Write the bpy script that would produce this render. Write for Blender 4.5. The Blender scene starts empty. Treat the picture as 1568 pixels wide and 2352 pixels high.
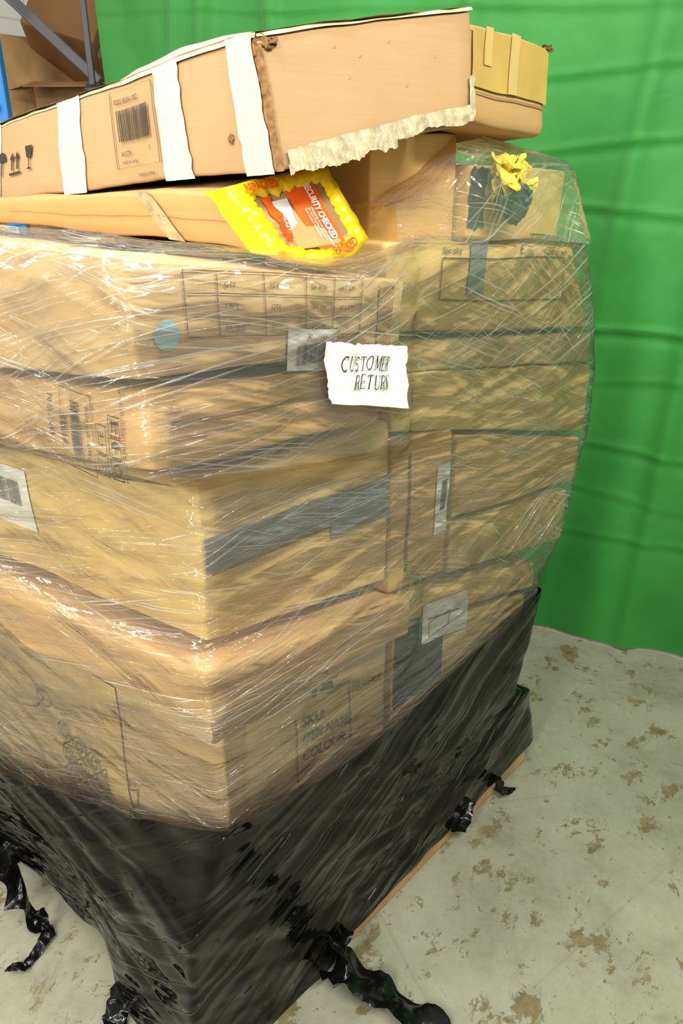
import bpy, bmesh, math, random
from mathutils import Vector, Matrix, noise
random.seed(7)
sc=bpy.context.scene
sc.view_settings.view_transform='Standard'
sc.view_settings.exposure=0.0

# ---------------------------------------------------------------- helpers
def lin(r,g,b):
    f=lambda c:(c/255/12.92) if c/255<=.04045 else ((c/255+.055)/1.055)**2.4
    return (f(r),f(g),f(b),1)
def new_mat(name):
    m=bpy.data.materials.new(name); m.use_nodes=True
    nt=m.node_tree; b=nt.nodes['Principled BSDF']; return m,nt,b
def N(nt,t,**k):
    n=nt.nodes.new(t)
    for a,v in k.items(): setattr(n,a,v)
    return n
def ramp(nt,src,stops):
    r=N(nt,'ShaderNodeValToRGB'); e=r.color_ramp.elements
    while len(e)<len(stops): e.new(.5)
    for i,(p,c) in enumerate(stops):
        e[i].position=p; e[i].color=c if len(c)==4 else (*c,1)
    nt.links.new(src,r.inputs[0]); return r
def tex(nt,kind,coord='Object',scale=(1,1,1),rot=(0,0,0),**inp):
    tc=N(nt,'ShaderNodeTexCoord'); mp=N(nt,'ShaderNodeMapping')
    mp.inputs['Scale'].default_value=scale; mp.inputs['Rotation'].default_value=rot
    nt.links.new(tc.outputs[coord],mp.inputs[0])
    t=N(nt,kind); nt.links.new(mp.outputs[0],t.inputs['Vector'])
    for k,v in inp.items(): t.inputs[k].default_value=v
    return t
def rtex(nt,deg,scale,**inp):
    """noise stretched along a direction rotated by deg in UV space"""
    tc=N(nt,'ShaderNodeTexCoord'); m1=N(nt,'ShaderNodeMapping'); m2=N(nt,'ShaderNodeMapping')
    m1.inputs['Rotation'].default_value=(0,0,math.radians(-deg)); m2.inputs['Scale'].default_value=scale
    nt.links.new(tc.outputs['UV'],m1.inputs[0]); nt.links.new(m1.outputs[0],m2.inputs[0])
    t=N(nt,'ShaderNodeTexNoise'); nt.links.new(m2.outputs[0],t.inputs['Vector'])
    for k,v in inp.items(): t.inputs[k].default_value=v
    return t
def mth(nt,op,a,b=None,c=None,clamp=False):
    n=N(nt,'ShaderNodeMath',operation=op); n.use_clamp=clamp
    for i,x in enumerate((a,b,c)):
        if x is None: continue
        if isinstance(x,(int,float)): n.inputs[i].default_value=x
        else: nt.links.new(x,n.inputs[i])
    return n.outputs[0]
def simple(name,col,rough=.6,spec=.3,var=.12,nscale=12,bump=0.0,metal=0):
    m,nt,b=new_mat(name)
    t=tex(nt,'ShaderNodeTexNoise',Scale=nscale,Detail=4)
    c=Vector(col[:3]); r=ramp(nt,t.outputs['Fac'],[(.3,tuple(c*(1-var))),(.7,tuple(c*(1+var)))])
    nt.links.new(r.outputs[0],b.inputs['Base Color'])
    b.inputs['Roughness'].default_value=rough; b.inputs['Specular IOR Level'].default_value=spec
    b.inputs['Metallic'].default_value=metal
    if bump:
        bp=N(nt,'ShaderNodeBump'); bp.inputs['Strength'].default_value=bump; bp.inputs['Distance'].default_value=.005
        nt.links.new(t.outputs['Fac'],bp.inputs['Height']); nt.links.new(bp.outputs[0],b.inputs['Normal'])
    return m
def cardboard(name,col):
    m,nt,b=new_mat(name)
    c=Vector(col[:3])
    t=tex(nt,'ShaderNodeTexNoise',Scale=3.5,Detail=6,Roughness=.55)
    r=ramp(nt,t.outputs['Fac'],[(.25,tuple(c*.84)),(.5,tuple(c)),(.75,tuple(c*1.06))])
    g=tex(nt,'ShaderNodeTexNoise',scale=(6,6,320),Scale=1.0,Detail=1)
    r2=ramp(nt,g.outputs['Fac'],[(.35,(.955,.95,.94)),(.65,(1,1,1))])
    mx=N(nt,'ShaderNodeMixRGB',blend_type='MULTIPLY'); mx.inputs[0].default_value=1
    nt.links.new(r.outputs[0],mx.inputs[1]); nt.links.new(r2.outputs[0],mx.inputs[2])
    s=tex(nt,'ShaderNodeTexNoise',Scale=34,Detail=5,Roughness=.75)
    r3=ramp(nt,s.outputs['Fac'],[(.28,(.7,.64,.56)),(.34,(1,1,1))])
    mx2=N(nt,'ShaderNodeMixRGB',blend_type='MULTIPLY'); mx2.inputs[0].default_value=.5
    nt.links.new(mx.outputs[0],mx2.inputs[1]); nt.links.new(r3.outputs[0],mx2.inputs[2])
    nt.links.new(mx2.outputs[0],b.inputs['Base Color'])
    b.inputs['Roughness'].default_value=.75; b.inputs['Specular IOR Level'].default_value=.2
    bp=N(nt,'ShaderNodeBump'); bp.inputs['Strength'].default_value=.2; bp.inputs['Distance'].default_value=.003
    nt.links.new(t.outputs['Fac'],bp.inputs['Height']); nt.links.new(bp.outputs[0],b.inputs['Normal'])
    return m

CB =cardboard('cardboard_tan',lin(216,182,126))
CB2=cardboard('cardboard_yellowish',lin(224,190,118))
CB3=cardboard('cardboard_brown',lin(146,112,72))
CB4=cardboard('cardboard_orange',lin(216,174,110))
CBG=cardboard('cardboard_plain',lin(166,134,94))
CBS=cardboard('cardboard_plain_light',lin(186,148,96))
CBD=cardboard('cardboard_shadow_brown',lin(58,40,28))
INK=simple('printed_ink',lin(40,34,30),.7,.2,.2,60)
INKL=simple('faded_ink',lin(84,68,46),.7,.2,.2,60)
INKF=simple('very_faded_ink',lin(112,92,62),.7,.2,.2,60)
WHITE=simple('white_label_paper',lin(238,236,228),.6,.3,.03,20)
CREAM=simple('cream_packing_tape',lin(202,193,152),.45,.35,.05,15,.3)
TORN=simple('torn_clear_tape',lin(164,150,114),.32,.45,.30,50,1.0)
GREYT=simple('grey_packing_tape',lin(140,143,142),.4,.4,.08,15)
DARKG=simple('dark_grey_plastic',lin(56,58,58),.4,.4,.15,15)
YEL=simple('yellow_tape',lin(232,196,20),.2,.5,.12,22,.9)
ORG=simple('orange_tape',lin(236,96,28),.35,.5,.06,22)
REDI=simple('red_print',lin(214,70,20),.4,.4,.06,22)
BLUEST=simple('blue_sticker',lin(165,214,228),.5,.4,.04,20)
CRUSH=simple('crushed_cardboard',lin(124,92,58),.8,.1,.35,90,.8)
WOOD=simple('pallet_wood',lin(160,126,84),.75,.2,.22,9,.3)

DENTS=[((.015,-.055,1.475),.055,(.014,.014,-.004)),((.015,-.055,1.365),.05,(.010,.012,.0)),((.08,-.04,.955),.05,(.012,.010,.0)),
       ((.12,.0,1.31),.035,(.006,.006,-.008)),((.30,-.06,1.40),.07,(.0,.008,.0)),((.90,.0,1.36),.08,(.0,.009,.0)),((1.30,.0,1.20),.08,(-.01,.008,.0)),
       ((.02,.20,1.50),.09,(.010,.0,.0)),((.06,.45,1.05),.10,(.010,.0,.0)),((.01,-.055,1.61),.035,(.010,.010,-.006)),((1.33,.0,1.05),.06,(-.012,.006,0))]
DENTS=[(Vector(a),r,Vector(d)) for a,r,d in DENTS]
def warp(p):
    p=Vector(p); o=noise.noise_vector(p*4.3)*.005+noise.noise_vector(p*14+Vector((3,1,7)))*.0024
    for a,r,d in DENTS:
        q=(p-a).length/r
        if q<2.2: o+=d*math.exp(-q*q)
    return p+o

def link(ob,parent=None):
    sc.collection.objects.link(ob)
    if parent is not None: ob.parent=parent
    return ob
def empty(name):
    e=bpy.data.objects.new(name,None); e.empty_display_size=.05; sc.collection.objects.link(e); return e
def mesh(name,verts,faces,mat,parent=None,smooth=True,uvs=None):
    me=bpy.data.meshes.new(name); me.from_pydata([tuple(v) for v in verts],[],faces)
    if mat: me.materials.append(mat)
    if smooth: me.polygons.foreach_set('use_smooth',[True]*len(me.polygons))
    if uvs is not None:
        ul=me.uv_layers.new(name='UVMap')
        for l in me.loops: ul.data[l.index].uv=uvs[l.vertex_index]
    me.update()
    return link(bpy.data.objects.new(name,me),parent)

def hexbox(name,c,mat,parent=None,r=.008,seg=.03,wf=warp):
    L=[(c[1,0,0]-c[0,0,0]).length,(c[0,1,0]-c[0,0,0]).length,(c[0,0,1]-c[0,0,0]).length]
    def axis(l):
        n=max(2,int(l/seg)); return [0,.3*r,r]+[r+(l-2*r)*i/n for i in range(1,n)]+[l-r,l-.3*r,l]
    A=[axis(l) for l in L]
    V=[];idx={}
    def tri(u,v,w):
        p=Vector()
        for i in (0,1):
            for j in (0,1):
                for k in (0,1):
                    p+=c[i,j,k]*((u if i else 1-u)*(v if j else 1-v)*(w if k else 1-w))
        return p
    def vert(i,j,k):
        if (i,j,k) in idx: return idx[i,j,k]
        p=Vector((A[0][i],A[1][j],A[2][k]))
        q=Vector([min(max(p[t],r),L[t]-r) for t in range(3)])
        d=p-q
        if d.length>1e-9: p=q+d.normalized()*r
        w=tri(p.x/L[0],p.y/L[1],p.z/L[2])
        idx[i,j,k]=len(V); V.append(wf(w)); return idx[i,j,k]
    F=[]
    n=[len(a)-1 for a in A]
    for ax in range(3):
        a,b=[(1,2),(2,0),(0,1)][ax]
        for side in (0,n[ax]):
            for i in range(n[a]):
                for j in range(n[b]):
                    q=[]
                    for (di,dj) in ((0,0),(1,0),(1,1),(0,1)):
                        t=[0,0,0]; t[ax]=side; t[a]=i+di; t[b]=j+dj; q.append(vert(*t))
                    if side==0: q.reverse()
                    F.append(q)
    return mesh(name,V,F,mat,parent)

def carton(xf,yc,zb,zt,xr,zbr,ztr,yl,zbl,ztl,s=0.,xrt=None,mat=None,name='cardboard_box',r=.007):
    e=empty(name)
    sx=-s*(yl-yc)
    xrt=xr if xrt is None else xrt
    c={(0,0,0):(xf,yc,zb),(0,0,1):(xf,yc,zt),(1,0,0):(xr,yc,zbr),(1,0,1):(xrt,yc,ztr),
       (0,1,0):(xf+sx,yl,zbl),(0,1,1):(xf+sx,yl,ztl),(1,1,0):(xr,yl,zbl+zbr-zb),(1,1,1):(xrt,yl,ztl+ztr-zt)}
    c={k:Vector(v) for k,v in c.items()}
    hexbox('carton',c,mat or CB,e,r)
    return e

def RF(y,off=.003): return lambda a,b:Vector((a,y-off,b))
def LF(x,s=0.,yc=0.,off=.003): return lambda a,b:Vector((x-s*(-a-yc)-off,-a,b))
def QF(c00,c10,c11,c01,off=.003):
    c00,c10,c11,c01=map(Vector,(c00,c10,c11,c01))
    n=(c10-c00).cross(c01-c00).normalized()
    return lambda u,v:(c00*(1-u)*(1-v)+c10*u*(1-v)+c11*u*v+c01*(1-u)*v)+n*off
def rect(parent,name,fn,a0,b0,a1,b1,mat,seg=.015,jag=0.,skew=0.,wf=warp,jtop=None):
    du=(fn(a1,b0)-fn(a0,b0)).length; dv=(fn(a0,b1)-fn(a0,b0)).length
    nu=max(1,int(du/seg)); nv=max(1,int(dv/seg)); V=[];F=[]
    jt=jag if jtop is None else jtop
    for j in range(nv+1):
        for i in range(nu+1):
            a=a0+(a1-a0)*i/nu; b=b0+(b1-b0)*j/nv+skew*(i/nu)
            if jag and j==0: b+=random.uniform(-jag,jag)
            if jt and j==nv: b+=random.uniform(-jt,jt)
            if jag and (i in (0,nu)): a+=random.uniform(-jag,jag)
            V.append(wf(fn(a,b)))
    for j in range(nv):
        for i in range(nu):
            k=j*(nu+1)+i; F.append((k,k+1,k+nu+2,k+nu+1))
    return mesh(name,V,F,mat,parent)
def torn(parent,name,fn,a0,a1,lo,hi,mat,n=140,nv=6,alo=.05,ahi=.01,seed=0,skew=0.):
    """strip whose lower (and slightly its upper) edge is ripped irregularly"""
    V=[];F=[]
    for i in range(n+1):
        a=a0+(a1-a0)*i/n; s=i/n
        l=lo+skew*s+alo*(noise.noise(Vector((s*6,seed,0)))+.4*noise.noise(Vector((s*19,seed,3)))+.2*noise.noise(Vector((s*55,seed,6))))
        h=hi+skew*s+ahi*(noise.noise(Vector((s*9,seed,9)))+.5*noise.noise(Vector((s*40,seed,5))))
        for j in range(nv+1):
            p=fn(a,l+(h-l)*j/nv); k=1-j/nv
            p=p+Vector((0,-1,0))*(.004*k*abs(noise.noise(Vector((s*22,k*3,seed)))))
            V.append(warp(p))
    for i in range(n):
        for j in range(nv):
            k=i*(nv+1)+j; F.append((k,k+nv+1,k+nv+2,k+1))
    return mesh(name,V,F,mat,parent)
def polys(parent,name,fn,plist,mat,wf=warp):
    V=[];F=[]
    for p in plist:
        F.append(list(range(len(V),len(V)+len(p)))); V+= [wf(fn(a,b)) for a,b in p]
    return mesh(name,V,F,mat,parent,smooth=False)
def line(p,q,w):
    p=Vector(p);q=Vector(q);d=(q-p).normalized();n=Vector((-d.y,d.x))*w/2
    return [tuple(p-n),tuple(q-n),tuple(q+n),tuple(p+n)]
def outline(pts,w,closed=True):
    n=len(pts); out=[]
    for i in range(n if closed else n-1):
        p=Vector(pts[i]); q=Vector(pts[(i+1)%n]); k=max(1,int((q-p).length/.03)) if (q-p).length<1 else 1
        for j in range(k): out.append(line(p.lerp(q,j/k),p.lerp(q,(j+1)/k),w))
    return out
def frame(a0,b0,a1,b1,w): return outline([(a0,b0),(a1,b0),(a1,b1),(a0,b1)],w)
def ring(cx,cy,rx,ry,w,n=20,t0=0,t1=360):
    P=[(cx+rx*math.cos(math.radians(t0+(t1-t0)*i/n)),cy+ry*math.sin(math.radians(t0+(t1-t0)*i/n))) for i in range(n+1)]
    return [line(P[i],P[i+1],w) for i in range(n)]
def text(parent,name,fn,s,a,b,size,mat,ang=0,sx=1.,uscale=(1,1),align='LEFT',bold=0.,shear=0,wave=0):
    cu=bpy.data.curves.new('tmp','FONT'); cu.body=s; cu.size=size; cu.align_x=align; cu.offset=bold; cu.shear=shear; cu.resolution_u=3
    ob=bpy.data.objects.new('tmp',cu); sc.collection.objects.link(ob)
    bpy.context.view_layer.update()
    me=bpy.data.meshes.new_from_object(ob.evaluated_get(bpy.context.evaluated_depsgraph_get()))
    bpy.data.objects.remove(ob)
    ca,sa=math.cos(math.radians(ang)),math.sin(math.radians(ang))
    for v in me.vertices:
        x,y=v.co.x*sx,v.co.y+wave*math.sin(v.co.x*60)
        v.co=warp(fn(a+(x*ca-y*sa)*uscale[0],b+(x*sa+y*ca)*uscale[1]))
    me.name=name; me.materials.clear(); me.materials.append(mat)
    return link(bpy.data.objects.new(name,me),parent)
# serif capitals drawn from thick/thin strokes (cell about .7 x 1)
def arc(cx,cy,rx,ry,t0,t1,w,n=14): return ring(cx,cy,rx,ry,w,n,t0,t1)
TK,TN=.11,.05
def hs(x,y,w=.22): return line((x-w/2,y),(x+w/2,y),TN)
SER={
 'C':arc(.36,.5,.30,.5,55,305,TK)+[line((.56,.72),(.56,.98),TN),line((.56,.28),(.56,.05),TN)],
 'U':[line((.14,1),(.14,.28),TK),line((.60,1),(.60,.28),TN),hs(.14,.98),hs(.60,.98)]+arc(.37,.28,.23,.27,180,360,.08),
 'S':arc(.35,.73,.22,.24,30,270,.09)+arc(.35,.26,.23,.25,90,-150,.09)+[line((.56,.75),(.56,.98),TN),line((.12,.25),(.12,.02),TN)],
 'T':[line((.36,0),(.36,1),TK),line((.04,.97),(.68,.97),.06),line((.05,.97),(.05,.78),TN),line((.67,.97),(.67,.78),TN),hs(.36,.02)],
 'O':arc(.36,.5,.29,.48,0,360,.09,22),
 'M':[line((.12,0),(.12,1),TN),line((.12,1),(.40,.1),TK),line((.40,.1),(.66,1),TN),line((.68,0),(.68,1),TK),hs(.12,.02),hs(.68,.02),hs(.08,.98,.18),hs(.70,.98,.18)],
 'E':[line((.16,0),(.16,1),TK),line((.05,.98),(.60,.98),TN),line((.05,.02),(.62,.02),TN),line((.16,.5),(.46,.5),TN),line((.60,.98),(.60,.78),TN),line((.62,.02),(.62,.24),TN),line((.46,.4),(.46,.6),TN)],
 'R':[line((.16,0),(.16,1),TK),hs(.16,.02),line((.05,.98),(.36,.98),TN),line((.16,.5),(.36,.5),TN),line((.36,.5),(.62,.03),TK),hs(.64,.02,.16)]+arc(.34,.74,.22,.24,-90,90,.09,10),
 'N':[line((.14,0),(.14,1),TN),line((.14,1),(.60,.0),TK),line((.60,0),(.60,1),TN),hs(.14,.02),hs(.10,.98,.2),hs(.60,.98)]}
def serif(parent,name,fn,s,a,b,h,mat,ang,adv=.80,wave=.03):
    ca,sa=math.cos(math.radians(ang)),math.sin(math.radians(ang)); P=[]
    for i,ch in enumerate(s):
        dy=wave*math.sin(i*1.7)
        for p in SER[ch]:
            q=[]
            for x,y in p:
                X=(i*adv+x)*h*.80; Y=(y+dy)*h; q.append((a+X*ca-Y*sa,b+X*sa+Y*ca))
            P.append(q)
    return polys(parent,name,fn,P,mat)
def barcode(parent,fn,a0,b0,a1,b1,mat,vert=True,us=1):
    P=[];t=0
    while t<.98:
        w=random.choice([.008,.012,.02,.028])
        if vert:
            x=a0+(a1-a0)*t; x2=a0+(a1-a0)*min(1,t+w); P.append([(x,b0),(x2,b0),(x2,b1),(x,b1)])
        else:
            y=b0+(b1-b0)*t; y2=b0+(b1-b0)*min(1,t+w); P.append([(a0,y),(a1,y),(a1,y2),(a0,y2)])
        t+=w+random.choice([.008,.012,.02])
    polys(parent,'barcode',fn,P,mat)

# ---------------------------------------------------------------- camera
cam=bpy.data.cameras.new('camera'); co=bpy.data.objects.new('camera',cam); sc.collection.objects.link(co)
cam.sensor_fit='VERTICAL'; cam.sensor_height=36; cam.lens=26.02; cam.clip_start=.05
co.location=(-.468,-.816,1.7); co.rotation_euler=(math.radians(66),0,math.radians(-47.8))
sc.camera=co

# ---------------------------------------------------------------- floor
m,nt,b=new_mat('painted_concrete')
t=tex(nt,'ShaderNodeTexNoise',scale=(1.0,1.4,1),Scale=6.5,Detail=10,Roughness=.76,Distortion=.3)
r=ramp(nt,t.outputs['Fac'],[(.568,(0,0,0)),(.592,(1,1,1))])
t2=tex(nt,'ShaderNodeTexNoise',Scale=19,Detail=8,Roughness=.78)
r2=ramp(nt,t2.outputs['Fac'],[(.608,(0,0,0)),(.635,(1,1,1))])
mxa=N(nt,'ShaderNodeMath',operation='MAXIMUM'); nt.links.new(r.outputs[0],mxa.inputs[0]); nt.links.new(r2.outputs[0],mxa.inputs[1])
g=tex(nt,'ShaderNodeTexNoise',Scale=2.4,Detail=12,Roughness=.82)
gr=ramp(nt,g.outputs['Fac'],[(.3,lin(112,112,92)),(.5,lin(142,142,121)),(.72,lin(161,161,140))])
cr=tex(nt,'ShaderNodeTexNoise',Scale=30,Detail=4)
crr=ramp(nt,cr.outputs['Fac'],[(.3,lin(98,88,58)),(.7,lin(130,118,82))])
vo=tex(nt,'ShaderNodeTexVoronoi',scale=(1,1,1),Scale=1.3); vo.feature='DISTANCE_TO_EDGE'
vr=ramp(nt,vo.outputs['Distance'],[(0.0,(.55,.52,.42)),(.004,(1,1,1))])
mx=N(nt,'ShaderNodeMixRGB'); nt.links.new(mxa.outputs[0],mx.inputs[0]); nt.links.new(gr.outputs[0],mx.inputs[1]); nt.links.new(crr.outputs[0],mx.inputs[2])
mx2=N(nt,'ShaderNodeMixRGB',blend_type='MULTIPLY'); mx2.inputs[0].default_value=.25
nt.links.new(mx.outputs[0],mx2.inputs[1]); nt.links.new(vr.outputs[0],mx2.inputs[2])
nt.links.new(mx2.outputs[0],b.inputs['Base Color']); b.inputs['Roughness'].default_value=.5; b.inputs['Specular IOR Level'].default_value=.3
bp=N(nt,'ShaderNodeBump'); bp.inputs['Strength'].default_value=.4; bp.inputs['Distance'].default_value=-.003
nt.links.new(mxa.outputs[0],bp.inputs['Height']); nt.links.new(bp.outputs[0],b.inputs['Normal'])
mesh('floor',[(-4,-4,0),(6,-4,0),(6,5,0),(-4,5,0)],[(0,1,2,3)],m)

# ---------------------------------------------------------------- walls (painted block)
m,nt,b=new_mat('painted_block_wall')
tc=N(nt,'ShaderNodeTexCoord'); mp=N(nt,'ShaderNodeMapping'); mp.inputs['Rotation'].default_value=(math.radians(90),0,0)
nt.links.new(tc.outputs['Object'],mp.inputs[0])
br=N(nt,'ShaderNodeTexBrick'); nt.links.new(mp.outputs[0],br.inputs['Vector'])
br.inputs['Color1'].default_value=lin(222,220,212); br.inputs['Color2'].default_value=lin(214,212,205); br.inputs['Mortar'].default_value=lin(192,190,184)
br.inputs['Scale'].default_value=1; br.inputs['Brick Width'].default_value=.4; br.inputs['Row Height'].default_value=.2; br.inputs['Mortar Size'].default_value=.006
nt.links.new(br.outputs['Color'],b.inputs['Base Color']); b.inputs['Roughness'].default_value=.7
mesh('wall_back',[(-4,4.2,0),(6,4.2,0),(6,4.2,3.6),(-4,4.2,3.6)],[(0,1,2,3)],m)
mesh('wall_right',[(3.6,-4,0),(3.6,-4,3.6),(3.6,4.2,3.6),(3.6,4.2,0)],[(0,1,2,3)],simple('wall_paint',lin(215,213,205),.7,.2,.03,3))

# ---------------------------------------------------------------- green backdrop
m,nt,b=new_mat('green_fabric')
t=tex(nt,'ShaderNodeTexNoise',Scale=2.2,Detail=5)
r=ramp(nt,t.outputs['Fac'],[(.3,lin(38,118,40)),(.7,lin(48,134,52))])
nt.links.new(r.outputs[0],b.inputs['Base Color']); b.inputs['Roughness'].default_value=.55; b.inputs['Specular IOR Level'].default_value=.3
b.inputs['Sheen Weight'].default_value=.15
w=tex(nt,'ShaderNodeTexNoise',scale=(1,1,1),Scale=3.2,Detail=4,Distortion=.4)
bp=N(nt,'ShaderNodeBump'); bp.inputs['Strength'].default_value=.4; bp.inputs['Distance'].default_value=.03
nt.links.new(w.outputs['Fac'],bp.inputs['Height']); nt.links.new(bp.outputs[0],b.inputs['Normal'])
O=Vector((2.05,.43,0)); D=Vector((.202,-.979,0)); NN=Vector((-.979,-.202,0))
V=[];F=[];nu,nv=340,270
for j in range(nv+1):
    for i in range(nu+1):
        t_=-2.12+4.6*i/nu; z=.012+2.95*j/nv
        f=.04*noise.noise(Vector((t_*2.2,z*.35,0)))+.020*noise.noise(Vector((t_*4+z*.8,z*.8,4)))+.006*abs(noise.noise(Vector((t_*7-z*3,z*5,8))))
        for zc,sl,am in ((.45,.05,.006),(.83,-.06,.010),(1.22,.03,.009),(1.62,-.04,.008),(2.02,.05,.008),(2.4,-.03,.008),(1.02,.12,.005),(1.8,.1,.006),(.66,-.1,.005),(2.2,-.08,.005)):
            dz=z-(zc+sl*t_+.02*noise.noise(Vector((t_*2,zc,0))))
            a_=am*(.5+.9*abs(noise.noise(Vector((t_*1.3,zc*7,2)))))
            f+=a_*math.exp(-(dz/.011)**2)-a_*.7*math.exp(-((dz+.025)/.02)**2)
        for tc_,sl,am in ((.42,.02,.03),(1.0,-.02,.04),(1.35,.03,.03),(-.5,.05,.03),(-1.1,-.04,.04),(-1.75,.1,.05),(-1.95,.12,.04),(.05,.08,.03),(.75,.15,.012),(1.2,-.12,.012)):
            dt_=t_-(tc_+sl*z); f+=am*math.exp(-(dt_/.04)**2)
        f+=.05*max(0,(.3-z))*math.sin(t_*9)
        V.append(O+D*t_+NN*f+Vector((0,0,z)))
for j in range(nv):
    for i in range(nu):
        k=j*(nu+1)+i; F.append((k,k+1,k+nu+2,k+nu+1))
mesh('green_backdrop',V,F,m)

# ---------------------------------------------------------------- backdrop stand, rack
def bar(name,p,q,w,h,mat,parent=None):
    p=Vector(p);q=Vector(q);d=(q-p); z=d.normalized(); x=z.cross(Vector((.1,.2,1) if abs(z.z)<.9 else (1,-1,0))).normalized(); y=z.cross(x)
    V=[]
    for e in (p,q):
        for sx,sy in ((-1,-1),(1,-1),(1,1),(-1,1)): V.append(e+x*sx*w/2+y*sy*h/2)
    ob=mesh(name,V,[(0,1,2,3),(7,6,5,4),(0,4,5,1),(1,5,6,2),(2,6,7,3),(3,7,4,0)],mat,parent,smooth=False)
    bv=ob.modifiers.new('b','BEVEL'); bv.width=min(w,h)*.15; bv.segments=2
    return ob
BLK=simple('black_metal',lin(34,34,36),.4,.5,.1,20)
BLUE=simple('blue_rack_paint',lin(28,120,196),.4,.5,.06,20)
STEEL=simple('grey_steel',lin(84,84,86),.4,.5,.1,20)
e=empty('backdrop_stand')
bar('pole',(1.60,2.56,.0),(1.60,2.56,2.98),.026,.026,BLK,e)
bar('clamp',(1.57,2.53,2.06),(1.62,2.58,2.09),.06,.05,BLK,e)
bar('crossbar',(1.60,2.56,2.985),(2.62,-2.0,2.985),.03,.03,BLK,e)
bar('foot_1',(1.35,2.42,.02),(1.75,2.62,.02),.03,.03,BLK,e)
bar('foot_2',(1.50,2.62,.02),(1.75,2.32,.02),.03,.03,BLK,e)
e=empty('storage_rack')
ux,uy=1.225,2.71
bar('upright_1',(ux,uy,0),(ux,uy,3.1),.06,.09,BLUE,e)
bar('upright_2',(ux,3.7,0),(ux,3.7,3.1),.06,.09,BLUE,e)
bar('upright_3',(2.9,3.7,0),(2.9,3.7,3.1),.06,.09,BLUE,e)
bar('upright_4',(2.9,uy,0),(2.9,uy,3.1),.06,.09,BLUE,e)
bar('brace',(1.44,3.16,2.60),(1.74,2.72,2.13),.045,.045,STEEL,e)
bar('shelf_beam_front',(ux,2.72,1.86),(2.9,2.72,1.86),.05,.09,BLUE,e)
bar('shelf_beam_back',(ux,3.7,1.86),(2.9,3.7,1.86),.05,.09,BLUE,e)
bar('shelf_deck',(ux,3.2,1.9),(2.9,3.2,1.9),.02,.95,WOOD,e)
SLOT=simple('slot_light',lin(190,215,235),.6,.2)
for k in range(30):
    z=1.0+k*.07
    bar('slot_%d'%k,(ux-.032,uy-.05,z),(ux-.032,uy-.05,z+.028),.012,.012,SLOT,e)

def simplebox(name,center,size,rot,mat,flaps=False):
    e=empty(name); R=Matrix.Rotation(rot[2],3,'Z')@Matrix.Rotation(rot[1],3,'Y')@Matrix.Rotation(rot[0],3,'X')
    c={}
    for i in (0,1):
        for j in (0,1):
            for k in (0,1): c[i,j,k]=Vector(center)+R@Vector(((i-.5)*size[0],(j-.5)*size[1],(k-.5)*size[2]))
    hexbox('carton',c,mat,e,.01)
    top=QF(c[0,0,1],c[1,0,1],c[1,1,1],c[0,1,1])
    rect(e,'tape',top,.45,0,.55,1,GREYT)
    fr=QF(c[0,0,0],c[1,0,0],c[1,0,1],c[0,0,1])
    rect(e,'seam',fr,.02,.49,.98,.505,CB3)
    rect(e,'tape_front',fr,.2,.0,.32,1,GREYT)
    if flaps:
        for s_,(p,q) in enumerate(((c[0,0,1],c[1,0,1]),(c[1,1,1],c[0,1,1]),(c[0,1,1],c[0,0,1]))):
            out=(p+q)/2-Vector(center); out.z=0; out=out.normalized()*.12+Vector((0,0,-.03))
            mesh('flap_%d'%s_,[p,q,q+out,p+out],[(0,1,2,3)],mat,e,False).modifiers.new('s','SOLIDIFY').thickness=.005
    return e
CB5=cardboard('cardboard_dark',lin(132,96,60))
simplebox('cardboard_box',(1.86,3.12,2.03),(.34,.34,.24),(0,0,.7),CB3,True)
simplebox('cardboard_box',(1.96,3.20,2.45),(.38,.36,.46),(.3,.55,.85),CB5)
simplebox('cardboard_box',(2.52,3.2,2.1),(.5,.5,.38),(0,0,.1),CB3)

# ---------------------------------------------------------------- pallet
e=empty('wooden_pallet')
for i,y in enumerate((.035,.5,.95)):
    bar('bottom_board_%d'%i,(.06 if i else .10,y,.025),(1.3,y,.025),.09,.05,WOOD,e)
    for j,x in enumerate((.12,.68,1.23)): bar('block_%d_%d'%(i,j),(x,max(y,.06),.04),(x,max(y,.06),.115),.1,.09,WOOD,e)
for i in range(9):
    x=.10+i*.145; bar('deck_board_%d'%i,(x,.03,.128),(x,1.0,.128),.11,.022,WOOD,e)

# ---------------------------------------------------------------- stack of cartons
bA=carton(.135,.012,.15,.880,.59,.15,.808,1.2,.15,.722,.11)
bA2=carton(.61,.01,.15,.825,1.2,.15,.65,1.0,.15,.775,0,mat=CB2)
bB=carton(.082,-.038,.910,1.02,.60,.838,.922,1.2,.775,.955,.11,mat=CB4,r=.008)
bB2=carton(.61,.0,.838,.915,1.225,.665,.745,1.0,.83,.905,0,mat=CB2)
bC=carton(.12,.0,1.039,1.315,.565,.965,1.303,1.2,.977,1.18,.11,mat=CB2)
bN=carton(.575,.0,.925,1.262,.775,.895,1.235,.5,.925,1.262,0,mat=CB4,r=.012)
bD=carton(.02,-.05,1.36,1.465,.48,1.333,1.43,1.2,1.19,1.33,0.,mat=CB4,r=.010)
bE=carton(.01,-.05,1.482,1.616,.53,1.445,1.556,1.2,1.345,1.632,0.)
bE2=carton(.545,.0,1.462,1.610,1.365,1.362,1.565,1.0,1.46,1.610,0,xrt=1.22,mat=CB2)
bD2=carton(.50,.0,1.395,1.450,1.395,1.275,1.348,1.0,1.395,1.452,0,mat=CB)
bD3=carton(.57,.0,1.277,1.386,1.42,1.078,1.263,1.0,1.275,1.388,0,mat=CB2)
bS2=carton(.79,.0,1.022,1.213,1.41,.937,1.063,1.0,1.02,1.215,0,mat=CB4)
bS1=carton(.79,.0,.885,1.008,1.36,.77,.922,1.0,.885,1.01,0,mat=CB2)
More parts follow.
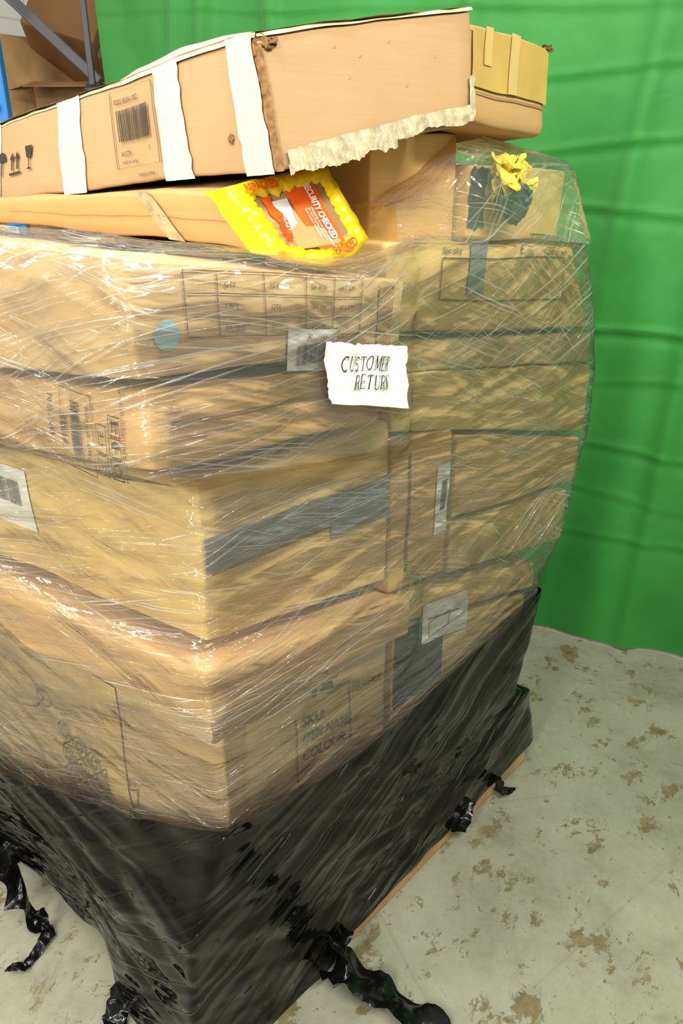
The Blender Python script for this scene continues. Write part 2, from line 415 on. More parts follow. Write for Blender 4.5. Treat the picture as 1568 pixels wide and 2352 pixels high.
bH1=carton(.64,.12,1.580,1.775,.91,1.575,1.79,.8,1.62,1.775,0,mat=CB4)
bH2=carton(.93,.10,1.590,1.735,1.345,1.572,1.725,.8,1.60,1.735,0,mat=CB2)
bI=carton(.515,.30,1.56,1.735,.635,1.56,1.735,.9,1.60,1.735,0,mat=CBD)  # added filler carton; near-black colour paints in the gap's shade

f=RF(.012)
e=bA
text(e,'print_sku',f,'SKU:',.325,.735,.034,INKL,-14,bold=.0004)
text(e,'print_item_name',f,'ITEM NAME',.325,.690,.034,INKL,-13,.85,bold=.0004)
text(e,'print_colour',f,'COLOUR:',.325,.645,.034,INKL,-12,.9,bold=.0004)
polys(e,'print_frame',f,frame(.312,.60,.47,.765,.0025),INKF)
text(e,'print_fragile',f,'FRAGILE',.475,.735,.026,INKF,-13)
polys(e,'plain_mark',f,[[(.360,.785),(.374,.785),(.374,.835),(.360,.835)],[(.382,.785),(.425,.775),(.402,.83)]],INKL)
rect(e,'tape_corner',f,.14,.18,.180,.868,CBS)
fl=LF(.135,.11,0.)
P=[]
for i in range(4):
    for j in range(4-(i>2)):
        P+=ring(-.50+j*.045,.60-i*.058-j*.02,.021,.026,.0032); P+=ring(-.50+j*.045,.60-i*.058-j*.02,.009,.016,.0032,12)
P+=ring(-.56,.66,.025,.02,.0032); P+=outline([(-.66,.72),(-.60,.70),(-.56,.66),(-.60,.62),(-.66,.60)],.0032,False)
P+=outline([(-.30,.60),(-.28,.56),(-.26,.57),(-.27,.52),(-.30,.50),(-.31,.40)],.0032,False)
P+=outline([(-.72,.55),(-.62,.50),(-.60,.38)],.0032,False)
polys(e,'line_drawing',fl,P,INKL)
rect(e,'tape_side',fl,-.36,.18,-.29,.81,CB2)
rect(bA2,'dark_wrap_panel',RF(.01),.615,.60,.80,.80,DARKG)
rect(bB2,'shipping_label',RF(0.),.70,.74,.88,.845,WHITE,skew=-.035)
polys(bB2,'label_print',RF(0.,.005),frame(.725,.75,.80,.79,.002)+[line((.72,.80),(.84,.775),.004)],INKL)
V=[];F=[]
for k in range(61):
    x=.078+.30*k/60; zz=.906-.045*(k/60)*1.05
    dr=.022*(1-k/60)+.008*noise.noise(Vector((k*.3,3,1)))
    V+=[warp((x,-.041,zz+.014)),warp((x,-.045-.006*abs(noise.noise(Vector((k*.2,1,9)))),zz-.004)),warp((x+.004,-.036,zz-.010-dr))]
for k in range(60):
    a=k*3; F+=[(a,a+3,a+4,a+1),(a+1,a+4,a+5,a+2)]
mesh('torn_lip',V,F,CBS,bB)
rect(bC,'grey_tape',RF(0.),.125,1.158,.562,1.218,GREYT,skew=-.022)
rect(bC,'grey_tape_upper',RF(0.,.004),.40,1.12,.562,1.19,GREYT,skew=-.01)
rect(bC,'seam_shadow',RF(0.),.135,1.152,.562,1.155,CB3,skew=-.02)
fc=LF(.12,.11,0.)
rect(bC,'white_label',fc,-.60,1.10,-.445,1.225,WHITE)
barcode(bC,LF(.12,.11,0.,.006),-.56,1.15,-.47,1.20,INKL)
rect(bN,'white_label',RF(0.),.722,1.005,.765,1.165,WHITE)
barcode(bN,RF(0.,.005),.738,1.06,.755,1.13,INK,False)
rect(bN,'crease',RF(0.),.625,.96,.632,1.22,CB3,.02,.002)
fd=LF(.02,0.,0.)
e=bD
def dt(s,a,b,size,mat=INKL,ang=90,**k): text(e,'print_'+s.split()[0].lower().strip(':.'),fd,s,a,b,size,mat,ang,**k)
dt('F1025',-.150,1.355,.018,INK,bold=.0004); dt('PIXTON',-.19,1.36,.017,INK); dt('Made in China',-.085,1.345,.0135,INK)
dt('FRAGILE PLEASE HANDLE WITH CARE',-.002,1.335,.0078,INK)
barcode(e,fd,-.135,1.34,-.112,1.425,INK,False)
dt('EDISSR53/300/124',-.105,1.335,.007,INK)
P=frame(-.165,1.325,-.075,1.44,.0012)
P+=frame(-.066,1.365,-.043,1.405,.0014)+frame(-.066,1.335,-.043,1.362,.0014)+frame(-.036,1.335,-.012,1.362,.0014)+frame(-.036,1.365,-.012,1.392,.0014)+frame(-.036,1.395,-.012,1.422,.0014)
P+=ring(-.024,1.348,.008,.008,.003,6)
P+=[[(-.032,1.378),(-.016,1.378),(-.018,1.386),(-.024,1.389),(-.030,1.386)]]+[line((-.024,1.370),(-.024,1.38),.0015)]
P+=[line((-.028,1.40),(-.028,1.416),.0025),line((-.020,1.40),(-.020,1.416),.0025),[(-.032,1.412),(-.024,1.412),(-.028,1.419)],[(-.024,1.412),(-.016,1.412),(-.020,1.419)]]
polys(e,'print_symbols',fd,P,INK)
text(e,'print_ce',fd,'CE',-.049,1.375,.017,INK,90); text(e,'print_uk',fd,'UK',-.056,1.342,.010,INK,90); text(e,'print_ca',fd,'CA',-.046,1.342,.010,INK,90)
rect(e,'fold_line',RF(-.05),.05,1.418,.47,1.422,CB3,skew=-.03)
f=RF(-.05)
P=[]
for r0 in (1.603,1.575,1.545,1.52): P+=outline([(.09,r0),(.42,r0-.035)],.0014,False)
for x in (.09,.14,.22,.30,.36,.42): P+=outline([(x,1.603-(x-.09)*.1),(x,1.52-(x-.09)*.1)],.0014,False)
polys(bE,'print_table',f,P,INKF)
for i,x in enumerate((.15,.23,.31,.37)):
    for j in range(3): text(bE,'print_cell_%d%d'%(i,j),f,random.choice(['44.5 CM','58.0 CM','BA-3020','12 KG','1 PCS','QTY']),x,1.583-j*.028-(x-.09)*.1,.0095,INKL,-6)
text(bE,'print_number',f,'0106-0010',.30,1.497,.016,INKL,-6)
polys(bE,'blue_sticker',f,[[(.058+.019*math.cos(t*.2618),1.529+.019*math.sin(t*.2618)) for t in range(24)]],BLUEST)
f2=RF(-.05,.004)
rect(bE,'white_barcode_label',f2,.262,1.45,.368,1.512,WHITE,skew=-.014)
barcode(bE,RF(-.05,.007),.280,1.455,.352,1.485,INK)
text(bE,'print_30',RF(-.05,.007),'30',.300,1.494,.010,INK,-6); text(bE,'print_lot',RF(-.05,.007),'CAT102',.335,1.490,.008,INK,-6)
rect(bE,'tape_strip',RF(-.05),.462,1.455,.50,1.55,CBS)
f=RF(0.)
P=outline([(.70,1.575),(1.18,1.545),(1.2,1.45),(.70,1.50)],.0024)
polys(bE2,'print_table',f,P,INKL)
text(bE2,'print_a',f,'1297',1.08,1.556,.024,INK,-4); text(bE2,'print_b',f,'E',.98,1.565,.026,INK,-4); text(bE2,'print_c',f,'bpz-aihz',.70,1.583,.018,INK,-4)
rect(bE2,'grey_tape',f,.79,1.50,.85,1.60,GREYT)
rect(bE2,'seam',f,.55,1.457,1.35,1.460,CB3,skew=-.09)

# ---------------------------------------------------------------- yellow taped long carton
e=empty('security_taped_box')
c={(0,0,0):Vector((.318,.022,1.606)),(0,0,1):Vector((.305,.112,1.687)),(1,0,0):Vector((.487,.005,1.616)),(1,0,1):Vector((.489,.095,1.716)),
   (0,1,0):Vector((.30,1.55,1.635)),(0,1,1):Vector((.30,1.55,1.655)),(1,1,0):Vector((.5,1.55,1.635)),(1,1,1):Vector((.5,1.55,1.665))}
hexbox('carton',c,CBS,e,.008)
def FQo(o):
    q=QF(c[0,0,0],c[1,0,0],c[1,0,1],c[0,0,1],o)
    return lambda u,v:q(u,v)+Vector((0,-.35,-1))*(.024*(1-v)*max(0,4*u*(1-u)))
nseg=96
def sq(t):
    t=t%1*4
    return [(t,0),(1,t-1),(3-t,1),(0,4-t)][int(t)]
outer=[];inner=[];side=[];mid=[]
for i in range(nseg):
    u,v=sq(i/nseg); j=.022*noise.noise(Vector((i*.4,0,3)))
    ins=.14+.05*noise.noise(Vector((i*.5,5,3)))
    inner.append(warp(FQo(.003)(u+(.5-u)*2*ins*.8,v+(.5-v)*2*ins*1.1)))
    mid.append(warp(FQo(.014+.008*noise.noise(Vector((i*.6,9,3))))(u+(.5-u)*.16,v+(.5-v)*.2)))
    outer.append(warp(FQo(.008)(u+(u-.5)*.07+j,v+(v-.5)*.08+j)))
    side.append(warp(FQo(-.0)(u+(u-.5)*.05,v+(v-.5)*.05)+Vector((0,1,0))*(.03+.02*noise.noise(Vector((i*.7,1,8))))))
V=inner+mid+outer+side; F=[]
for i in range(nseg):
    k=(i+1)%nseg
    for l in range(3): F.append((l*nseg+i,l*nseg+k,(l+1)*nseg+k,(l+1)*nseg+i))
mesh('yellow_tape_collar',V,F,YEL,e)
rect(e,'security_label',FQo(.006),.48,.04,.80,.92,ORG)
rect(e,'white_label_part',FQo(.0055),.28,.18,.44,.76,WHITE,jag=.03)
rect(e,'orange_label_part',FQo(.0062),.20,.26,.30,.82,ORG,jag=.03)
rect(e,'brown_tape_side',FQo(.0055),.80,.2,.88,.84,CB3)
US=(5.4,7.8)
text(e,'print_security_checked',FQo(.010),'SECURITY CHECKED',.665,.86,.0185,WHITE,-90,.49,US,bold=.0006)
for k,s in enumerate(['PACKAGE HAVE BEEN CHECKED','BY THE POSTAL SECURITY','FOR CLIENT PURPOSES']):
    text(e,'print_small_%d'%k,FQo(.010),s,.62-.035*k,.60,.0056,WHITE,-90,.75,US)
text(e,'print_repacked',FQo(.019),'REPACKED',.06,.86,.017,REDI,0,.75,US,bold=.0006)
text(e,'print_packed',FQo(.019),'PACKED',.16,.08,.018,REDI,70,.8,US,bold=.0006)
text(e,'print_packed_b',FQo(.019),'PACKED',.55,.0,.018,REDI,0,.8,US,bold=.0006)
LQ=lambda o:QF(c[0,1,0],c[0,0,0],c[0,0,1],c[0,1,1],o)
rect(e,'yellow_side_tape',LQ(.005),.965,-.02,1.0,1.02,YEL,jag=.004)
rect(e,'clear_side_tape',LQ(.004),.83,.0,.86,1.,TORN,jag=.004)
rect(e,'top_seam',LQ(.004),.50,.48,.96,.50,CB3)

# ---------------------------------------------------------------- top long carton
def V3(*a): return Vector(a)
def crumple(parent,name,center,size,mat,amp=.5,seed=0,sub=4,sc3=(1,1,1)):
    bm=bmesh.new(); bmesh.ops.create_icosphere(bm,subdivisions=sub,radius=size)
    for v in bm.verts:
        n=noise.noise_vector(v.co/size*1.6+Vector((seed,0,0))); n2=noise.noise_vector(v.co/size*4+Vector((0,seed,0)))
        v.co=v.co+n*size*amp+n2*size*amp*.5
        v.co=Vector((v.co.x*sc3[0],v.co.y*sc3[1],v.co.z*sc3[2]))+Vector(center)
    me=bpy.data.meshes.new(name); bm.to_mesh(me); bm.free(); me.materials.append(mat)
    return link(bpy.data.objects.new(name,me),parent)
e=empty('taped_long_box')
FT=V3(.365,.101,1.889);FB=V3(.329,.027,1.716);RT=V3(.803,.033,1.972);RB=V3(.743,-.021,1.792);LT=V3(.408,1.40,1.783);LB=V3(.353,1.35,1.642)
LT2=V3(.397,.995,1.814);LB2=V3(.347,.950,1.664)
c={(0,0,0):FB,(0,0,1):FT,(1,0,0):RB,(1,0,1):RT,(0,1,0):LB,(0,1,1):LT,(1,1,0):LB+(RB-FB),(1,1,1):LT+(RT-FT)}
hexbox('carton',c,CBG,e,.008)
GL=lambda o:QF(LB2,FB,FT,LT2,o); GR=lambda o:QF(FB,RB,RT,FT,o)
for i,(a,b_) in enumerate(((.32,.42),(.704,.785),(.925,.993))):
    rect(e,'cream_tape_%d'%i,GL(.004),a,-.02,b_,1.02,CREAM,jag=.003)
rect(e,'cream_tape_far',GL(.004),-.1,-.02,.01,1.02,CREAM)
torn(e,'torn_tape_bottom',GR(.006),.04,.99,-.015,.13,TORN,alo=.045,ahi=.015,skew=.03,seed=2)
torn(e,'torn_tape_under',GR(.008),.03,.55,-.065,.02,TORN,alo=.05,ahi=.03,seed=5)
rect(e,'torn_tape_corner',GR(.006),.968,.05,1.0,.40,TORN,.008,.006)
V=[];F=[]
for k in range(61):
    u=.0+1.0*k/60; h=.025+.07*max(0,math.sin(math.pi*min(1,max(0,(u-.52)/.5))))+.01*noise.noise(Vector((k*.3,0,0)))
    V+=[warp(GL(.003)(u,.985)),warp(GL(.0)(u,1+h)),warp(GL(-.12)(u,1+h*.9))]
for k in range(60):
    a=k*3; F+=[(a,a+3,a+4,a+1),(a+1,a+4,a+5,a+2)]
mesh('top_tape_bulge',V,F,CREAM,e)
V=[];F=[]
for k in range(41):
    u=k/40; h=.020+.012*math.sin(u*9)
    V+=[warp(GR(.003)(u,.99)),warp(GR(.0)(u,1+h)),warp(GR(-.10)(u,1+h*.9))]
for k in range(40):
    a=k*3; F+=[(a,a+3,a+4,a+1),(a+1,a+4,a+5,a+2)]
mesh('top_tape_front',V,F,CREAM,e)
rect(e,'top_tape',QF(FT,RT,c[1,1,1],c[0,1,1],.006),-.0,-.0,1.0,.9,CREAM,.03,.004)
crumple(e,'crushed_corner',FT+V3(.018,-.001,-.014),.013,CRUSH,1.3,3,5,(1.4,.8,1))
V=[];F=[]
for k in range(41):
    p=FT.lerp(FB,.05+.95*k/40); w_=.003+.004*abs(noise.noise(Vector((k*.35,2,0))))
    o=noise.noise(Vector((k*.5,7,0)))*.003
    V+=[warp(p+V3(-.002+o,.004,0)),warp(p+V3(.0+o,-.004,0)),warp(p+V3(w_*1.4+o,-.005,.001))]
for k in range(40):
    a=k*3; F+=[(a,a+3,a+4,a+1),(a+1,a+4,a+5,a+2)]
mesh('split_edge',V,F,CRUSH,e)
P=[]
for k in range(6):
    a=.25+.6*random.random(); b_=.35+.5*random.random(); P.append(line((a,b_),(a+.008*random.random()+.003,b_+.008),.006))
polys(e,'scuffs',GR(.0035),P,CB3)
uS=(1/.96,1/.17)
g=GL(.006)
polys(e,'label_frame',GL(.005),[p for p in frame(.545,.16,.695,.93,.0026)],INKL)
barcode(e,g,.565,.42,.672,.74,INK)
text(e,'print_code',g,'0020231855N-1002',.560,.80,.0125,INK,0,.80,uS)
text(e,'print_ai1579',g,'AI1579',.568,.27,.0125,INK,0,.9,uS); text(e,'print_2',g,'2',.665,.30,.009,INK,0,1,uS)
text(e,'print_made',g,'MADE IN CHINA',.568,.19,.0085,INK,0,.85,uS); text(e,'print_made_b',g,'MADE IN CHINA',.62,.05,.0085,INK,0,.85,uS)
P=[]
P.append([(.02+.028*math.cos(math.radians(t)),.50+.13*math.sin(math.radians(t))) for t in range(0,181,15)]); P.append(line((.02,.32),(.02,.5),.006))
for x in (.085,.115): P.append([(x-.004,.36),(x+.004,.36),(x+.004,.50),(x-.004,.50)]); P.append([(x-.012,.50),(x+.012,.50),(x,.60)])
P.append([(.068,.30),(.132,.30),(.132,.33),(.068,.33)])
P.append([(.158,.62),(.195,.62),(.188,.48),(.178,.46),(.178,.36),(.19,.33),(.163,.33),(.174,.36),(.174,.46),(.165,.48)])
polys(e,'print_handling_symbols',g,P,INK)
crumple(e,'punched_hole',GL(.002)(.90,.28),.006,CRUSH,.6,9,3,(.4,1,1))

e=empty('cardboard_box')
c={(0,0,0):V3(.755,.02,1.80),(0,0,1):V3(.80,.05,1.962),(1,0,0):V3(1.11,.04,1.785),(1,0,1):V3(1.158,.075,1.957),
   (0,1,0):V3(.80,.45,1.78),(0,1,1):V3(.82,.45,1.95),(1,1,0):V3(1.15,.45,1.77),(1,1,1):V3(1.18,.45,1.94)}
hexbox('carton',c,CBS,e,.02)
fq=lambda o:QF(c[0,0,0],c[1,0,0],c[1,0,1],c[0,0,1],o)
rect(e,'fold',fq(.004),.02,.30,.99,.315,CB3)
AMB=simple('amber_tape',lin(184,150,80),.3,.5,.10,15)
AMB2=simple('amber_tape_double',lin(192,162,98),.3,.5,.08,15)
rect(e,'amber_tape',fq(.004),.10,.36,.98,.94,AMB); rect(e,'amber_tape_edge',fq(.006),.5,.36,.60,.97,AMB2); rect(e,'amber_tape_left',fq(.006),.22,.60,.30,.97,AMB2)
crumple(e,'crushed_corner',c[1,0,1]+V3(-.01,0,-.004),.009,CRUSH,.9,5,3,(2,1,.6))

e=empty('tape_wad')
crumple(e,'yellow_tape_crumple',(1.03,.060,1.705),.038,simple('pale_yellow_tape',lin(228,208,80),.3,.5,.1,20),1.0,11,5,(1.3,.5,1))
crumple(e,'black_tape_crumple',(1.04,.055,1.655),.034,DARKG,1.0,13,5,(1.3,.5,.9))
rect(e,'dark_tape_strip',RF(.10),.93,1.61,.99,1.73,DARKG,.01,.004)

# ---------------------------------------------------------------- films
def film_mat(name,haze):
    m,nt,b=new_mat(name); nt.nodes.remove(b); out=[n for n in nt.nodes if n.type=='OUTPUT_MATERIAL'][0]
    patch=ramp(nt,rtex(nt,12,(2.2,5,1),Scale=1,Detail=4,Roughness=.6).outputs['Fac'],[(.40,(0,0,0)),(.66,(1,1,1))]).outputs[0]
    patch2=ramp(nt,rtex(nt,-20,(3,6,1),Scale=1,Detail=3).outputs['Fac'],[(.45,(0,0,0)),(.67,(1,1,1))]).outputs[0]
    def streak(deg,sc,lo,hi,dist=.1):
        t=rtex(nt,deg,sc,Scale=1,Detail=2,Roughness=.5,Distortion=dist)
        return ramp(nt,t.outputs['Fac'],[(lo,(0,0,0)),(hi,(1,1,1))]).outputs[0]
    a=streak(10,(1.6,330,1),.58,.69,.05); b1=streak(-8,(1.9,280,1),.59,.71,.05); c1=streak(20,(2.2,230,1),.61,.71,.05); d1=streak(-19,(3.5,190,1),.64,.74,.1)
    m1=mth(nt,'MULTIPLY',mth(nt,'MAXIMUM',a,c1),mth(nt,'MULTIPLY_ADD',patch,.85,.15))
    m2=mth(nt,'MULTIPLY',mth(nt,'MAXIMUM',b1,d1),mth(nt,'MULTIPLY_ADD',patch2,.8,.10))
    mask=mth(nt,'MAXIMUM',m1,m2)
    soft=rtex(nt,12,(1.6,20,1),Scale=1,Detail=2,Distortion=.3)
    soft2=rtex(nt,-12,(3.0,11,1),Scale=1,Detail=4,Distortion=1.0)
    hgt=mth(nt,'ADD',mth(nt,'MULTIPLY',mask,.16),mth(nt,'ADD',soft.outputs['Fac'],mth(nt,'MULTIPLY',soft2.outputs['Fac'],1.6)))
    bp=N(nt,'ShaderNodeBump'); bp.inputs['Strength'].default_value=.95; bp.inputs['Distance'].default_value=.016
    nt.links.new(hgt,bp.inputs['Height'])
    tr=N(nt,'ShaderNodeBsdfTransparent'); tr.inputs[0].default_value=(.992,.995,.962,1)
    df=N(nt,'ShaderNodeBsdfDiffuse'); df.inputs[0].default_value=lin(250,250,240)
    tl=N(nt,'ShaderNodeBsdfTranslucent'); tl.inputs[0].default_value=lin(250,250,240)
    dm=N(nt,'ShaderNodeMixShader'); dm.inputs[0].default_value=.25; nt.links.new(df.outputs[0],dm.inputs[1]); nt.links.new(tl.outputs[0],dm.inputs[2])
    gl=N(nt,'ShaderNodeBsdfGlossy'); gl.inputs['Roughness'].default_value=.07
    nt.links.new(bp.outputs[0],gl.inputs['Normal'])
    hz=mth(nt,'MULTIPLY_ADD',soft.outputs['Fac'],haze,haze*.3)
    hf=mth(nt,'MULTIPLY_ADD',mask,.48,hz,True)  # white diffuse on the pleat streaks paints highlights into the film colour
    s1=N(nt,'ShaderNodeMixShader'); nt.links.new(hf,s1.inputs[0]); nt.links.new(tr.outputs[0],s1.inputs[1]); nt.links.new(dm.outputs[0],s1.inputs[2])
    fr=N(nt,'ShaderNodeFresnel'); fr.inputs[0].default_value=1.5; nt.links.new(bp.outputs[0],fr.inputs['Normal'])
    gf=mth(nt,'ADD',mth(nt,'MULTIPLY_ADD',fr.outputs[0],1.0,.035),mth(nt,'MULTIPLY',mask,.22),clamp=True)
    s2=N(nt,'ShaderNodeMixShader'); nt.links.new(gf,s2.inputs[0]); nt.links.new(s1.outputs[0],s2.inputs[1]); nt.links.new(gl.outputs[0],s2.inputs[2])
    nt.links.new(s2.outputs[0],out.inputs[0])
    return m
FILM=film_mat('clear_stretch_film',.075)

m,nt,b=new_mat('black_stretch_film')
b.inputs['Base Color'].default_value=lin(9,8,8); b.inputs['Roughness'].default_value=.07; b.inputs['Specular IOR Level'].default_value=.24
s1=rtex(nt,27,(.8,11,1),Scale=1,Detail=2,Roughness=.4,Distortion=.4)
s2=rtex(nt,-30,(1.3,6,1),Scale=1,Detail=2,Roughness=.4,Distortion=.6)
s3=rtex(nt,33,(1.3,75,1),Scale=1,Detail=1,Roughness=.4,Distortion=.1)
s3r=ramp(nt,s3.outputs['Fac'],[(.62,(0,0,0)),(.72,(1,1,1))])
hg=mth(nt,'ADD',mth(nt,'ADD',s1.outputs['Fac'],s2.outputs['Fac']),mth(nt,'MULTIPLY',s3r.outputs[0],.08))
bp=N(nt,'ShaderNodeBump'); bp.inputs['Strength'].default_value=1.0; bp.inputs['Distance'].default_value=.028
nt.links.new(hg,bp.inputs['Height']); nt.links.new(bp.outputs[0],b.inputs['Normal'])
BFILM=m

def sheet(name,rows,nu,nv,mat,parent=None,amp=.004,slope=.2,smooth=3,fu=2.5,fv=22,center=(.65,.5)):
    m0=rows[len(rows)//2]
    d=[0]
    for i in range(1,len(m0)): d.append(d[-1]+(Vector(m0[i])-Vector(m0[i-1])).length)
    T=d[-1]
    ic=min(range(len(m0)),key=lambda i:m0[i][0]+m0[i][1])
    hs=[0]
    for j in range(1,len(rows)): hs.append(hs[-1]+max(.01,(Vector(rows[j][ic])-Vector(rows[j-1][ic])).length))
    H=hs[-1]
    def at(row,s):
        for i in range(1,len(d)):
            if s<=d[i]+1e-9:
                f=(s-d[i-1])/(d[i]-d[i-1]); return Vector(row[i-1]).lerp(Vector(row[i]),f)
        return Vector(row[-1])
    G=[]
    for j in range(nv+1):
        h=H*j/nv
        k=1
        while k<len(hs)-1 and h>hs[k]: k+=1
        f=(h-hs[k-1])/(hs[k]-hs[k-1])
        G.append([at(rows[k-1],T*i/nu).lerp(at(rows[k],T*i/nu),f) for i in range(nu+1)])
    for _ in range(smooth):
        G2=[r[:] for r in G]
        for j in range(nv+1):
            for i in range(nu+1):
                a=G[j][max(0,i-1)]+G[j][min(nu,i+1)]; n=2
                if 0<j<nv: a=a+G[j-1][i]+G[j+1][i]; n=4
                if 0<i<nu: G2[j][i]=(G[j][i]+a)/(n+1)
        G=G2
    V=[];uv=[]
    for j in range(nv+1):
        for i in range(nu+1):
            u=T*i/nu; v=H*j/nv; p=G[j][i]
            o=Vector((p.x-center[0],p.y-center[1],0)); o=Vector((o.x*.9,o.y*1.1,0)).normalized()
            n=noise.noise(Vector((u*fu,(v-slope*u)*fv,1)))+.6*noise.noise(Vector((u*fu*1.3,(v+slope*1.3*u)*fv*1.6,5)))
            V.append(warp(p)+o*(abs(n)*amp)); uv.append((u,v))
    F=[(j*(nu+1)+i,j*(nu+1)+i+1,(j+1)*(nu+1)+i+1,(j+1)*(nu+1)+i) for j in range(nv) for i in range(nu)]
    return mesh(name,V,F,mat,parent,uvs=uv)

film=empty('clear_stretch_wrap')
spec=[(.52,.112,-.010,1.215,.50,.28),(.68,.106,-.014,1.225,.60,.44),(.90,.070,-.052,1.25,.70,.78),(1.02,.070,-.052,1.35,.79,.96),(1.055,.103,-.016,1.385,.93,1.0),
      (1.31,.103,-.016,1.435,1.06,1.22),(1.35,.008,-.064,1.44,1.15,1.25),(1.47,.004,-.067,1.43,1.27,1.35),(1.60,-.004,-.066,1.31,1.52,1.60),
      (1.628,.006,-.050,1.26,1.575,1.64),(1.640,.06,.0,1.2,1.59,1.650)]
rows=[]
for zf,cx,cy,rx,zr,zl in spec:
    zm=lambda x:zf+(zr-zf)*(x-cx)/(rx-cx)
    s=.10 if zf<1.34 else .0
    dip=.022 if zf>1.58 else 0
    x5=.61 if .88<zf<1.03 else .53
    rows.append([(rx,1.03,zr),(.6,1.23,zm(.6)),(cx-s*1.2-.01,1.23,zl),(cx-s*.55,.5,(zf+zl)/2),(cx,cy,zf),(.22,cy,zm(.22)-dip*.6),(.38,cy,zm(.38)-dip*1.3),(x5,cy,zm(x5)-dip*.8),(x5+.07,min(cy+.04,-.014),zm(x5+.07)),(.95,-.014,zm(.95)),(rx,-.012,zr),(rx,.5,zr),(rx,1.03,zr)])
for i in range(5,11):
    r=rows[-1][i]; rows[-1][i]=(r[0],.0 if i<9 else .05,r[2])
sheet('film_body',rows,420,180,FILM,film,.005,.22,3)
rows=[[(.56,-.01,1.60),(.75,-.01,1.60),(.93,-.01,1.60),(1.31,-.01,1.565),(1.33,.6,1.57)],
      [(.60,.03,1.66),(.75,.06,1.69),(.92,.07,1.76),(1.36,.075,1.72),(1.37,.6,1.72)],
      [(.62,.11,1.665),(.78,.11,1.72),(.92,.10,1.795),(1.35,.10,1.745),(1.36,.6,1.745)],
      [(.64,.3,1.665),(.78,.3,1.72),(.92,.3,1.80),(1.32,.3,1.75),(1.33,.6,1.75)]]
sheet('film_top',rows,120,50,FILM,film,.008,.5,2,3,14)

bw=empty('black_stretch_wrap')
cols=[
 [(1.25,1.03,.66),(1.20,1.03,.40),(1.28,1.03,.2),(1.3,1.03,.06)],
 [(-.05,1.23,.34),(-.05,1.23,.28),(-.05,1.23,.2),(-.05,1.23,.14)],
 [(-.012,.718,.422),(-.02,.72,.32),(-.02,.74,.22),(-.02,.785,.141)],
 [(.018,.441,.502),(-.005,.41,.36),(.0,.42,.24),(.01,.42,.14)],
 [(.040,.34,.53),(-.002,.30,.37),(.0,.32,.24),(.02,.345,.135)],
 [(.055,.244,.557),(.0,.22,.385),(-.003,.25,.20),(-.005,.285,.01)],
 [(.088,-.038,.685),(.015,-.015,.448),(.0,-.01,.2),(-.005,-.005,.01)],
 [(.253,-.036,.638),(.20,-.028,.42),(.2,-.015,.2),(.2,-.015,.01)],
 [(.413,-.034,.611),(.38,-.026,.40),(.37,-.015,.2),(.375,-.015,.01)],
 [(.50,-.032,.612),(.46,-.024,.38),(.44,-.016,.2),(.43,-.018,.055)],
 [(.682,-.030,.619),(.67,-.022,.38),(.68,-.016,.2),(.68,-.018,.060)],
 [(1.018,-.028,.650),(1.0,-.020,.38),(1.0,-.016,.2),(1.02,-.018,.060)],
 [(1.245,-.024,.661),(1.165,-.018,.36),(1.27,-.01,.30),(1.36,-.01,.05)],
 [(1.25,.5,.66),(1.18,.5,.36),(1.28,.5,.25),(1.34,.5,.05)],
 [(1.25,1.03,.66),(1.20,1.03,.40),(1.28,1.03,.2),(1.3,1.03,.06)]]
rows=[[c_[k] for c_ in cols] for k in (3,2,1,0)]
sheet('wrap_body',rows,420,110,BFILM,bw,.012,.45,2,1.5,8)

def ribbon(parent,name,pts,w,mat,seed=0,n=60,m_=12):
    V=[];F=[]
    P=[Vector(p) for p in pts]
    for i in range(n+1):
        t=i/n*(len(P)-1); k=min(int(t),len(P)-2); p=P[k].lerp(P[k+1],t-k); d=(P[k+1]-P[k]).normalized()
        a=noise.noise(Vector((i*.05,seed,0)))*4; x=d.cross(Vector((math.cos(a)*.5,math.sin(a)*.5,1))).normalized()
        ww=w*(.7+.5*abs(noise.noise(Vector((i*.08,seed,4)))))*(1 if i<n*.85 else max(.15,(n-i)/(n*.15)))
        for j in range(m_+1):
            s=(j/m_-.5)*ww; q=p+x*s
            q+=noise.noise_vector(q*16+Vector((seed,0,0)))*.022; q.z+=.012*abs(noise.noise(q*45))
            q.z=max(q.z,.004+.002*noise.noise(q*60)); V.append(q)
    for i in range(n):
        for j in range(m_):
            k=i*(m_+1)+j; F.append((k,k+1,k+m_+2,k+m_+1))
    return mesh(name,V,F,mat,parent,uvs=[(v.x*3,v.z*3+v.y*3) for v in V])
SC=simple('black_film_scrap',lin(13,13,13),.2,.4,.2,25,.4)
ribbon(bw,'tail_front_1',[(.37,-.01,.10),(.385,-.05,.03),(.40,-.14,.02),(.41,-.24,.015),(.43,-.33,.01)],.12,SC,1)
ribbon(bw,'tail_left_1',[(-.02,.76,.17),(-.05,.69,.12),(-.05,.63,.05),(-.03,.58,.01)],.08,SC,3)
ribbon(bw,'tail_left_2',[(-.02,.86,.18),(-.06,.82,.15),(-.05,.77,.12)],.09,SC,4)
ribbon(bw,'tail_left_3',[(-.02,.60,.06),(-.03,.55,.01),(-.10,.52,.01),(-.15,.53,.008)],.035,SC,5)
ribbon(bw,'tail_corner',[(-.0,.26,.05),(-.04,.25,.02),(-.06,.17,.01)],.07,SC,6)
ribbon(bw,'tail_right_1',[(1.10,-.02,.08),(1.10,-.035,.03),(1.15,-.06,.01)],.035,SC,7)
ribbon(bw,'tail_right_2',[(.96,-.022,.09),(.92,-.028,.05),(.86,-.03,.04)],.05,SC,8)

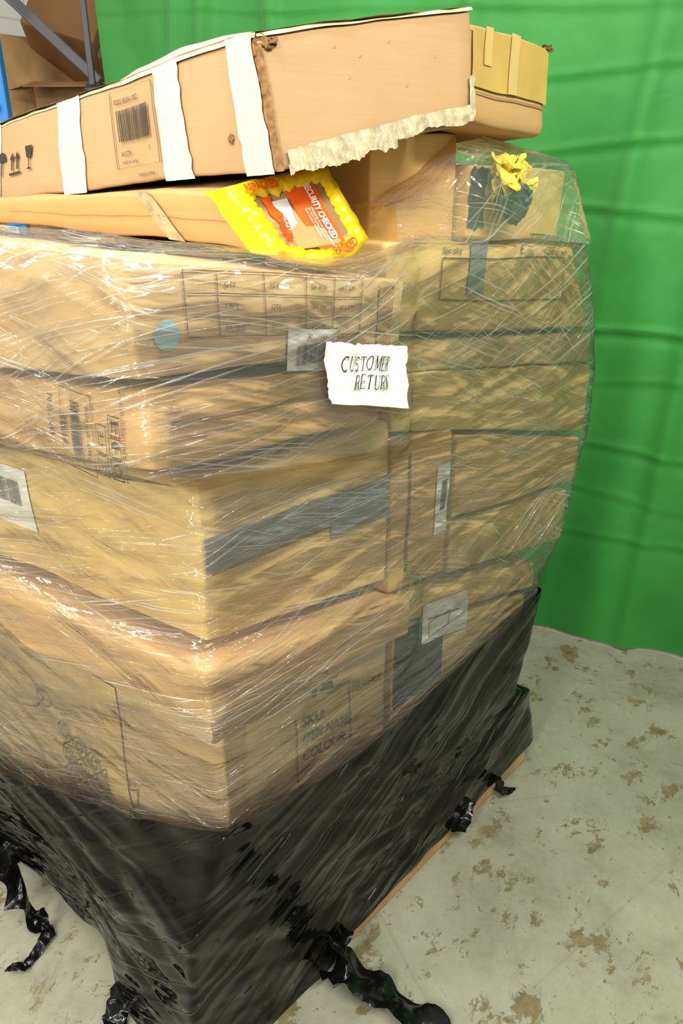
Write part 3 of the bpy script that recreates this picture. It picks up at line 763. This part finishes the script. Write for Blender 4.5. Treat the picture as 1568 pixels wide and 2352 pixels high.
# ---------------------------------------------------------------- customer return note (stuck to the film)
e=empty('customer_return_note')
fn=lambda a,b:Vector((a,-.080-.003*math.sin(a*90)-.002*math.sin(b*130+a*30),b))
V=[];F=[];nu,nv=40,30
for j in range(nv+1):
    for i in range(nu+1):
        u=i/nu;v=j/nv
        a=(.334+.176*u)*(1-v)+(.315+.188*u)*v; b_=(1.394-.042*u)*(1-v)+(1.490-.034*u)*v
        if i in (0,nu): a+=.003*noise.noise(Vector((j*.5,i,0)))*1.2
        if j==nv: b_+=.004*noise.noise(Vector((i*.35,4,0)))
        V.append(warp(fn(a,b_)))
for j in range(nv):
    for i in range(nu):
        k=j*(nu+1)+i; F.append((k,k+1,k+nu+2,k+nu+1))
mesh('paper',V,F,WHITE,e)
fn2=lambda a,b:fn(a,b)+Vector((0,-.0025,0))
serif(e,'print_customer',fn2,'CUSTOMER',.350,1.441,.0225,INK,-9)
serif(e,'print_return',fn2,'RETURN',.376,1.408,.0225,INK,-10)

# ---------------------------------------------------------------- lights (unseen area lamps placed around the stack)
w=bpy.data.worlds.new('world'); sc.world=w; w.use_nodes=True
w.node_tree.nodes['Background'].inputs[0].default_value=(1,.99,.94,1); w.node_tree.nodes['Background'].inputs[1].default_value=.46
def area(name,loc,tgt,sx,sy,en,col=(1,.98,.92)):
    l=bpy.data.lights.new(name,'AREA'); l.shape='RECTANGLE'; l.size=sx; l.size_y=sy; l.energy=en; l.color=col
    o=bpy.data.objects.new(name,l); sc.collection.objects.link(o); o.location=loc
    o.rotation_euler=(Vector(tgt)-Vector(loc)).to_track_quat('-Z','Y').to_euler(); return o
area('unseen_light',(-1.2,.6,3.3),(.1,.4,1.2),.25,2.4,70)
area('unseen_light',(.2,-1.8,3.4),(.6,.2,1.0),2.4,.25,112)
area('unseen_light',(1.0,.8,3.5),(1.0,.8,0),2.4,.4,15)
area('unseen_light',(-2.6,-.8,2.2),(.1,.3,1.1),.4,1.2,80)  # unseen low lamp added at left to brighten and streak the film
area('unseen_light',(-1.1,3.2,2.9),(.0,.4,1.3),.5,1.6,50)  # unseen lamp added behind left for broad reflections on the left film
area('unseen_light',(3.0,-1.9,2.8),(.7,.0,1.2),.5,1.6,38)  # unseen lamp added at right so the front film reflects it
